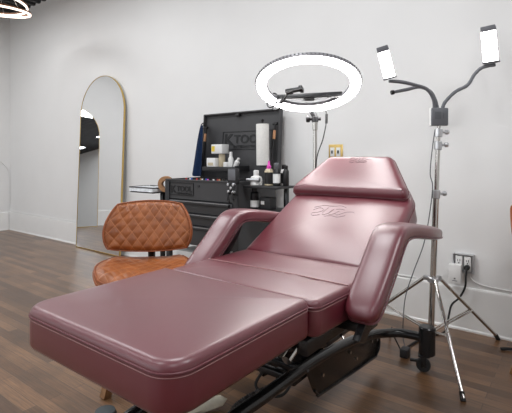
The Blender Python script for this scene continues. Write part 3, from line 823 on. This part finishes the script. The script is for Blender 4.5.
# ------------------------------------------------------------------ ring light on its stand
rs = thing('ring_light', (-1.30, 2.30, 0), 'big glowing white ring light on a chrome stand behind the chair', 'ring light')
u_ = (308-256)/430
tc_ = Vector((.606-.7955*.10, -.7955-.606*.10, 0)).normalized()
th = math.radians(68.5)
axis = (tc_*math.cos(th)+Vector((0, 0, -1))*math.sin(th)).normalized()
RC = Vector((-1.208, 2.058, 1.478))
side = tc_.cross(Vector((0, 0, 1))).normalized()*-1      # towards picture right
upv = (tc_*math.sin(th)+Vector((0, 0, 1))*math.cos(th)).normalized()
rm = Matrix((side, upv, axis)).transposed().to_4x4(); rm.translation = RC
rm = rm @ Matrix.Rotation(math.radians(4), 4, 'Z')
RO, RI = .286, .228
def ringlathe(bm, prof, n=72):
    rg = [[bm.verts.new(rm @ Vector((r*math.cos(2*PI*k/n), r*math.sin(2*PI*k/n), h))) for k in range(n)] for r, h in prof]
    for i in range(len(rg)):
        A, B = rg[i], rg[(i+1) % len(rg)]
        for k in range(n): bm.faces.new((A[k], A[(k+1) % n], B[(k+1) % n], B[k]))
bm = NB(); ringlathe(bm, [(RO, .0), (RO+.003, -.004), (RO, -.020), (RI, -.020), (RI-.002, -.006), (RI, .0)]); housing = finish('housing', bm, M['silver'], rs)
bm = NB()
for k in range(90):
    a = 2*PI*k/90; c = rm @ Vector(((RO+.003)*math.cos(a), (RO+.003)*math.sin(a), -.011))
    box(bm, -.003, .003, -.002, .002, -.004, .004, 0, Matrix.Translation(c) @ Matrix.Rotation(a, 4, axis))
finish('vent_slots', bm, M['ink'], housing)
bm = NB(); ringlathe(bm, [(RO-.002, .0005), (RO-.006, .012), (RO-.02, .017), (RI+.02, .017), (RI+.006, .012), (RI+.002, .0005)]); finish('diffuser', bm, M['led'], rs)
# chord plate and bar across the lower part
v0 = -.142
bm = NB(); pts = []
a0 = math.asin(v0/RI)
for k in range(25):
    a = PI-a0+(2*a0+PI)*k/24-0
    pts.append((RI*math.cos(a), RI*math.sin(a)))
A = [bm.verts.new(rm @ Vector((x, y, -.018))) for x, y in pts]; B = [bm.verts.new(rm @ Vector((x, y, -.012))) for x, y in pts]
bm.faces.new(A); bm.faces.new(B[::-1])
for i in range(len(A)): bm.faces.new((A[i], A[(i+1) % len(A)], B[(i+1) % len(A)], B[i]))
finish('mount_plate', bm, M['lampgrey'], rs)
bm = NB(); box(bm, -.19, .19, v0-.004, v0+.016, -.03, -.002, .003, rm); box(bm, -.03, .03, v0-.028, v0+.004, -.035, .006, .004, rm)
box(bm, .10, .115, v0, v0+.028, -.012, .004, .002, rm)
finish('cross_bar', bm, M['ink'], rs)
bm = NB(); cl = [rm @ Vector((-.165+.038*math.cos(a), -.165+.038*math.sin(a), .0+.03*math.sin(a*1))) for a in [2*PI*k/24 for k in range(24)]]
aa = math.radians(218)
c0 = rm @ Vector((.257*math.cos(aa), .257*math.sin(aa), 0)); tang = (rm.to_3x3() @ Vector((-math.sin(aa), math.cos(aa), 0))).normalized()
for dd in (-.022, .022): torus(bm, c0+tang*dd, .043, .005, tang, 28, 8)
finish('clip', bm, M['ink'], rs)
bm = NB(); tube(bm, [c0+axis*.0, rm @ Vector((-.165, -.12, .03)), rm @ Vector((-.150, -.075, .035)), rm @ Vector((-.165, -.085, .05)), rm @ Vector((-.135, -.06, .04)), rm @ Vector((-.11, -.0, .025))], .006, 8, smooth=8)
finish('gooseneck', bm, M['ink'], rs)
bm = NB(); pm = rm @ Matrix.Translation((-.075, .005, .025)) @ Matrix.Rotation(math.radians(14), 4, 'Z')
box(bm, -.05, .05, -.012, .012, -.01, .01, .003, pm); box(bm, .03, .05, -.022, .022, -.012, .014, .003, pm); box(bm, -.045, -.01, -.018, .010, -.012, .014, .003, pm)
finish('phone_clamp', bm, M['ink'], rs)
px_, py_ = -1.30, 2.30
bm = NB(); cyl(bm, (px_, py_, .10), (px_, py_, .85), .016, 18); cyl(bm, (px_, py_, .85), (px_, py_, 1.26), .0125, 18); cyl(bm, (px_, py_, .80), (px_, py_, .87), .021, 18, .003)
cyl(bm, (px_, py_, 1.25), (px_, py_, 1.305), .016, 16, .003)
finish('pole', bm, M['chrome'], rs)
bm = NB(); far = rm @ Vector((0, -.262, -.03))
cyl(bm, (px_, py_, 1.30), (px_, py_, 1.335), .02, 16, .003); tube(bm, [(px_, py_, 1.33), (px_+(far.x-px_)*.5, py_+(far.y-py_)*.5, 1.36), far], .017, 10, smooth=4)
cyl(bm, Vector((px_, py_, 1.32))-side*.05, Vector((px_, py_, 1.32))+side*.035, .010, 12); cyl(bm, Vector((px_, py_, 1.32))-side*.055, Vector((px_, py_, 1.32))-side*.03, .021, 14, .004)
finish('tilt_head', bm, M['blackmatte'], rs)
for a in (215, 95, 335):
    c, s_ = math.cos(math.radians(a)), math.sin(math.radians(a))
    bm = NB(); tube(bm, [(px_+c*.015, py_+s_*.015, .36), (px_+c*.33, py_+s_*.33, .008)], .008, 10); finish('leg', bm, M['chrome'], rs)
bm = NB(); cyl(bm, (px_, py_, .335), (px_, py_, .375), .026, 18, .003); finish('leg_hub', bm, M['steel'], rs)
bm = NB(); e = rm @ Vector((.095, -.27, -.02))
tube(bm, [e, e+Vector((0, 0, -.03)), e+Vector((.004, .0, -.09)), Vector((px_+.055, py_+.0, 1.20)), Vector((px_+.018, py_-.017, 1.06)), Vector((px_+.014, py_-.018, .8)), Vector((px_+.02, py_-.02, .42)), Vector((px_+.10, py_+.06, .01)), Vector((px_+.14, py_+.22, .006))], .0035, 7, smooth=10)
cyl(bm, e+Vector((.004, 0, -.05)), e+Vector((.003, 0, -.11)), .008, 10, .002)
finish('cable', bm, M['rubber'], rs)

# ------------------------------------------------------------------ two-headed lamp on a tripod
lt = thing('twin_panel_lamp', (-.672, 2.475, 0), 'chrome tripod lamp with two lit panels on gooseneck arms, right of the chair', 'lamp')
P0 = Vector((-.672, 2.475, .09)); P1 = Vector((-.637, 2.507, 1.262))
def pol(z): return P0.lerp(P1, (z-P0.z)/(P1.z-P0.z))
bm = NB(); cyl(bm, pol(.09), pol(.90), .0165, 20); cyl(bm, pol(.88), pol(1.16), .0125, 20); cyl(bm, pol(1.15), pol(1.262), .010, 18); finish('pole', bm, M['chrome'], lt)
rgt = Vector((.7955, .606, 0))
for z in (.885, 1.155, 1.225):
    bm = NB(); cyl(bm, pol(z-.028), pol(z+.02), .021, 18, .003)
    cyl(bm, pol(z), pol(z)+rgt*.05, .006, 10); cyl(bm, pol(z)+rgt*.035, pol(z)+rgt*.055, .014, 10, .003)
    finish('clamp', bm, M['steel'], lt)
bm = NB(); cyl(bm, pol(.395), pol(.425), .030, 20, .004)
tips = [Vector((-.4246, 2.075, .012)), Vector((-.404, 2.912, .012)), Vector((-1.168, 2.545, .012))]
hubc = pol(.415); low = pol(.13)
for t in tips:
    dh = (t-hubc); dh.z = 0; dh.normalize(); a = hubc+dh*.045
    q = box(bm, 0, .05, -.013, .013, -.012, .012, .002, Matrix.Translation(hubc) @ Matrix.Rotation(math.atan2(dh.y, dh.x), 4, 'Z'))
finish('leg_hub', bm, M['steel'], lt)
bm = NB(); cyl(bm, low-Vector((0, 0, .03)), low+Vector((0, 0, .015)), .026, 18, .003); finish('brace_collar', bm, M['blackmatte'], lt)
for t in tips:
    dh = (t-hubc); dh.z = 0; dh.normalize(); a = hubc+dh*.045; sd = Vector((-dh.y, dh.x, 0))
    bm = NB(); tube(bm, [a, t], .0095, 12); lg = finish('leg', bm, M['chrome'], lt)
    bm = NB(); cyl(bm, t-Vector((0, 0, .011)), t+(a-t).normalized()*.03, .012, 12); finish('rubber_foot', bm, M['rubber'], lg)
    m_ = a.lerp(t, .52)
    bm = NB()
    for s in (-.010, .010): tube(bm, [low+dh*.02+sd*s, m_+sd*s], .0045, 8)
    finish('brace', bm, M['chrome'], lt)
bc = Vector((-.637, 2.507, 1.31)); bmx = Matrix.Translation(bc) @ Matrix.Rotation(math.radians(37), 4, 'Z')
bm = NB(); box(bm, -.046, .046, -.018, .018, -.05, .048, .006, bmx); hb_ = finish('control_box', bm, M['lampgrey'], lt)
bm = NB(); box(bm, -.048, .048, -.006, .019, -.052, .05, .006, bmx); finish('box_shell', bm, M['white'], hb_)
bm = NB(); box(bm, -.030, .004, -.0192, -.0185, -.015, .025, 0, bmx); box(bm, .015, .02, -.0192, -.0185, -.01, .02, 0, bmx); finish('button_panel', bm, M['grey'], hb_)
FW = Vector((-.606, .7955, 0))
def pxd(x, y, d): # place by bearing from the tripod: right/up offsets from the control box
    return bc+rgt*((x-440.5)*2.38/430)+Vector((0, 0, (117-y)*2.38/430))+FW*d
def arm(pts, r, name='gooseneck_arm'):
    bm = NB(); P = catmull(pts, 10); tube(bm, P, lambda t: r+.0006*math.sin(t*300), 10); return finish(name, bm, M['lampgrey'], lt)
arm([pxd(436, 109, 0), pxd(434, 99, -.01), pxd(427, 90, -.02), pxd(414, 86, -.03), pxd(400, 83.5, -.04), pxd(388, 83, -.05)], .0095)
a3 = arm([pxd(440, 109, .01), pxd(438, 100, .015), pxd(433, 91, .02), pxd(423, 86.5, .03), pxd(410, 89, .03), pxd(396, 92, .02)], .0095)
bm = NB(); cyl(bm, pxd(397, 91.8, .02), pxd(393.5, 92.5, .02), .013, 12, .003); finish('arm_tip', bm, M['ink'], a3)
arm([pxd(444, 109, 0), pxd(447, 102, 0), pxd(457, 92, 0), pxd(470, 85, .01), pxd(478, 74, .02), pxd(486, 67, .02), pxd(497, 65, .0)], .0095)
def panel(c, yaw, roll, pitch, h, w):
    mx = Matrix.Translation(c) @ Matrix.Rotation(yaw, 4, 'Z') @ Matrix.Rotation(pitch, 4, 'X') @ Matrix.Rotation(roll, 4, 'Y')
    bm = NB(); box(bm, -w/2, w/2, -.004, .026, -h/2, h/2+.028, .004, mx); box(bm, -w/2, w/2, -.021, -.004, h/2, h/2+.03, .003, mx); hd_ = finish('lamp_head', bm, M['lampgrey'], lt)
    bm = NB(); box(bm, -w/2+.001, w/2-.001, -.020, -.004, -h/2, h/2, .003, mx); finish('light_panel', bm, M['ledpanel'], hd_)
    bm = NB(); box(bm, -w/2-.004, w/2+.004, -.022, .027, -h/2-.008, -h/2, .002, mx); finish('lower_cap', bm, M['lampgrey'], hd_)
panel(pxd(385.5, 67, -.05), math.radians(16), math.radians(-13), math.radians(8), .140, .060)
panel(pxd(491.5, 47, .0), math.radians(2), math.radians(-4), math.radians(4), .165, .074)
bm = NB()
cb = [pol(1.24)+rgt*-.02, pol(1.15)+rgt*-.03, pol(1.0)+rgt*-.038, pol(.92)+rgt*-.022, pol(.75)+rgt*-.035, pol(.6)-rgt*.06, pol(.45)-rgt*.11, pol(.3)-rgt*.15, Vector((-.80, 2.40, .10)), Vector((-.775, 2.37, .04))]
tube(bm, cb, .0028, 7, smooth=10); finish('cable', bm, M['grey'], lt)

# ------------------------------------------------------------------ wall fittings, cables, floor things
sp = thing('switch_plate', (-1.488, 2.95, 1.13), 'brass double switch plate on the wall behind the headrest', 'switch')
bm = NB(); box(bm, -1.546, -1.430, 2.943, 2.95, 1.072, 1.186, .002); finish('plate', bm, M['brass'], sp)
for x, m in ((-1.514, 'white'), (-1.464, 'white')):
    bm = NB(); box(bm, x-.017, x+.017, 2.939, 2.944, 1.095, 1.163, .001); rk = finish('rocker', bm, M[m], sp)
    bm = NB(); box(bm, x-.006, x+.006, 2.932, 2.9395, 1.117, 1.141, .002); finish('toggle', bm, M['ink'], rk)
ou = thing('wall_outlet', (-.598, 2.95, .41), 'uncovered grey double outlet low on the wall behind the tripod lamp', 'outlet')
bm = NB()
for a in ((-.658, -.650, .365, .482), (-.546, -.538, .365, .482), (-.650, -.546, .474, .482), (-.650, -.546, .365, .373)): box(bm, a[0], a[1], 2.915, 2.95, a[2], a[3], .001)
box(bm, -.650, -.546, 2.944, 2.949, .373, .474); finish('box_frame', bm, M['steel'], ou, smooth=False)
for x in (-.623, -.573):
    bm = NB(); box(bm, x-.019, x+.019, 2.918, 2.944, .378, .468, .002); rc = finish('receptacle', bm, M['white'], ou)
    bm = NB(); box(bm, x-.008, x-.005, 2.917, 2.9185, .435, .449); box(bm, x+.005, x+.008, 2.917, 2.9185, .435, .449); cyl(bm, (x, 2.917, .426), (x, 2.9185, .426), .004, 8); finish('slots', bm, M['ink'], rc)
ad = thing('plug_in_adapter', (-.645, 2.89, .37), 'white plug-in adapter in the left half of the wall outlet', 'adapter')
bm = NB(); box(bm, -.674, -.602, 2.872, 2.9165, .300, .420, .008); finish('body', bm, M['white'], ad)
bm = NB(); box(bm, -.652, -.622, 2.8712, 2.8722, .318, .322); box(bm, -.642, -.632, 2.8712, 2.8722, .33, .338); finish('mark', bm, M['grey'], ad)
bm = NB(); cyl(bm, (-.573, 2.886, .405), (-.573, 2.9165, .405), .016, 14, .003)
tube(bm, [(-.573, 2.89, .405), (-.570, 2.872, .40), (-.572, 2.866, .36), (-.578, 2.872, .29), (-.61, 2.875, .22), (-.652, 2.865, .17), (-.668, 2.86, .10), (-.675, 2.84, .03), (-.69, 2.79, .007), (-.76, 2.66, .007), (-.80, 2.45, .008)], .006, 9, smooth=10)
tag(finish('plugged_in_cable', bm, M['rubber'], None, (-.573, 2.9, .4)), 'thick black power cord dropping from the wall outlet to the floor', 'cord')
bm = NB(); tube(bm, [(-.565, 2.944, .363), (-.56, 2.944, .335), (-.53, 2.944, .31), (-.48, 2.944, .298), (-.36, 2.944, .292), (-.1, 2.944, .288), (.6, 2.944, .284), (1.8, 2.944, .284)], .004, 7, smooth=8)
tag(finish('wall_cable', bm, M['white'], None, (-.5, 2.944, .3)), 'thin white cable running right from the outlet along the wall', 'cable')
bm = NB(); tube(bm, [(-6.962, 2.40, 1.02), (-6.962, 2.60, 1.09), (-6.962, 2.76, 1.07), (-6.962, 2.87, .98), (-6.960, 2.93, .86), (-6.955, 2.938, .60), (-6.95, 2.94, .36), (-6.90, 2.944, .295), (-6.80, 2.944, .284), (-5.8, 2.944, .281), (-4.5, 2.944, .281), (-2.9, 2.944, .281), (-.9, 2.944, .281)], .0055, 7, smooth=10)
tag(finish('wall_cable', bm, M['white'], None, (-6.95, 2.9, .3)), 'white cable looping down the left corner and along the baseboard top', 'cable')

bk_ = thing('power_brick', (-.775, 2.37, 0), 'small black power brick on the floor beside the chair caster', 'power brick')
bm = NB(); box(bm, -.795, -.752, 2.325, 2.385, 0, .048, .006); finish('body', bm, M['blackmatte'], bk_)
bm = NB(); tube(bm, [(-.80, 2.36, .03), (-.85, 2.38, .09), (-.90, 2.46, .05), (-.93, 2.56, .006), (-.97, 2.70, .006)], .004, 7, smooth=8); finish('cable', bm, M['rubber'], bk_)
fp = thing('foot_pedal', (-1.587, 1.045, 0), 'round slate-grey foot pedal on the floor at the lower left', 'pedal')
bm = NB(); lathe(bm, [(.044, 0), (.046, .004), (.046, .014), (.042, .019)], (-1.587, 1.045, 0), 32); finish('base', bm, M['rubber'], fp)
bm = NB(); lathe(bm, [(.040, .018), (.042, .022), (.040, .028), (.02, .031), (.001, .0315)], (-1.587, 1.045, 0), 32); finish('button', bm, M['pedal'], fp)
bm = NB(); a = Vector((-1.33, 1.215, .034)); b = Vector((-1.245, 1.385, .034)); n_ = 26; rings = []
for i in range(n_+1):
    t = i/n_; c = a.lerp(b, t); r = .030*(1-.35*t*t)
    rings.append([bm.verts.new(c+Vector((.9, -.42, 0))*r*1.25*math.cos(2*PI*k/16)*(1+.08*math.sin(7*t+k))+Vector((0, 0, 1))*(r*math.sin(2*PI*k/16)*(1+.05*math.cos(9*t+2*k)))) for k in range(16)])
for A, B in zip(rings, rings[1:]):
    for k in range(16): bm.faces.new((A[k], A[(k+1) % 16], B[(k+1) % 16], B[k]))
bm.faces.new(rings[0][::-1]); tipv = bm.verts.new(b+(b-a).normalized()*.03)
for k in range(16): bm.faces.new((rings[-1][k], rings[-1][(k+1) % 16], tipv))
tag(finish('rolled_cloth', bm, M['cream'], None, (a+b)/2), 'cream rolled cloth on the floor under the foot cushion edge', 'cloth')
bm = NB(); tube(bm, [(-.37, 2.76, .008), (-.33, 2.785, .010), (-.27, 2.80, .010), (-.1, 2.83, .008), (.3, 2.85, .008), (.8, 2.80, .008)], .008, 8, smooth=8)
tag(finish('floor_cord', bm, M['rubber'], None, (-.3, 2.78, 0)), 'black cord end on the floor at the right edge near the baseboard', 'cord')

# ------------------------------------------------------------------ pendant of glowing rings, upper left
pd = thing('ring_pendant', (-5.03, 1.95, 2.67), 'pendant of warm glowing rings hanging at the ceiling, upper left', 'pendant lamp')
pc = Vector((-5.03, 1.95, 2.67))
def glow_ring(c, R, ax):
    ax = Vector(ax).normalized()
    bm = NB(); torus(bm, c, R, .0105, ax, 64, 10); g_ = finish('glow_ring', bm, M['ledwarm'], pd)
    bm = NB(); q = Vector((0, 0, 1)).rotation_difference(ax)
    tube(bm, [c+ax*.018+q @ Vector((R*math.cos(2*PI*i/64), R*math.sin(2*PI*i/64), 0)) for i in range(64)], .012, 8, closed=True); finish('ring_channel', bm, M['bracket'], g_)
glow_ring(pc, .36, (.13, -.05, 1)); glow_ring(pc+Vector((.0, .0, .07)), .33, (-.02, .05, 1))
for a in (20, 140, 260):
    bm = NB(); q = pc+Vector((.33*math.cos(math.radians(a)), .36*math.sin(math.radians(a)), .0)); tube(bm, [q, (pc.x, pc.y, ZC-.02)], .002, 5); finish('wire', bm, M['steel'], pd)
bm = NB(); cyl(bm, (pc.x, pc.y, ZC-.03), (pc.x, pc.y, ZC+.02), .06, 24, .004); finish('canopy', bm, M['bracket'], pd)

# ------------------------------------------------------------------ light
def area(name, loc, rot, sx, sy, e, col=(1, 1, 1)):
    l = bpy.data.lights.new(name, 'AREA'); l.shape = 'RECTANGLE'; l.size = sx; l.size_y = sy; l.energy = e; l.color = col
    o = bpy.data.objects.new(name, l); C.objects.link(o); o.location = loc; o.rotation_euler = rot; return o
for i, (a, b) in enumerate(WIN):
    area('window_daylight', ((a+b)/2, YF-.02, sum(WZ)/2), (PI/2, 0, 0), (b-a)-.1, WZ[1]-WZ[0]-.1, (36, 26)[i], (.97, .985, 1))
for x in (-5.4, -3.4, -1.4, .8):  # added fill lights in a grid below the deck, no real fixtures behind them
    for y, e in ((-2.6, 11), (-.6, 18), (1.45, 27)):
        area('ceiling_fill', (x, y, ZC-.12), (0, 0, 0), .6, .6, e, (.975, .985, 1))
w = bpy.data.worlds.new('daylight'); S.world = w; w.use_nodes = True
nt = w.node_tree; bg = nt.nodes['Background']
sky = nt.nodes.new('ShaderNodeTexSky'); sky.sky_type = 'HOSEK_WILKIE'; sky.sun_direction = (-.3, .5, .8)
nt.links.new(sky.outputs[0], bg.inputs['Color']); bg.inputs['Strength'].default_value = .8

cam = bpy.data.cameras.new('camera'); co = bpy.data.objects.new('camera', cam); C.objects.link(co)
co.location = (0, 0, 1.076); co.rotation_euler = (PI/2, 0, math.atan2(.606, .7955))
cam.sensor_fit = 'HORIZONTAL'; cam.sensor_width = 36; cam.lens = 430/512*36; cam.shift_y = -47.5/512; cam.clip_start = .02
S.camera = co
S.view_settings.view_transform = 'Standard'; S.view_settings.look = 'None'; S.view_settings.gamma = 1
S.view_settings.use_curve_mapping = False; S.view_settings.exposure = .03
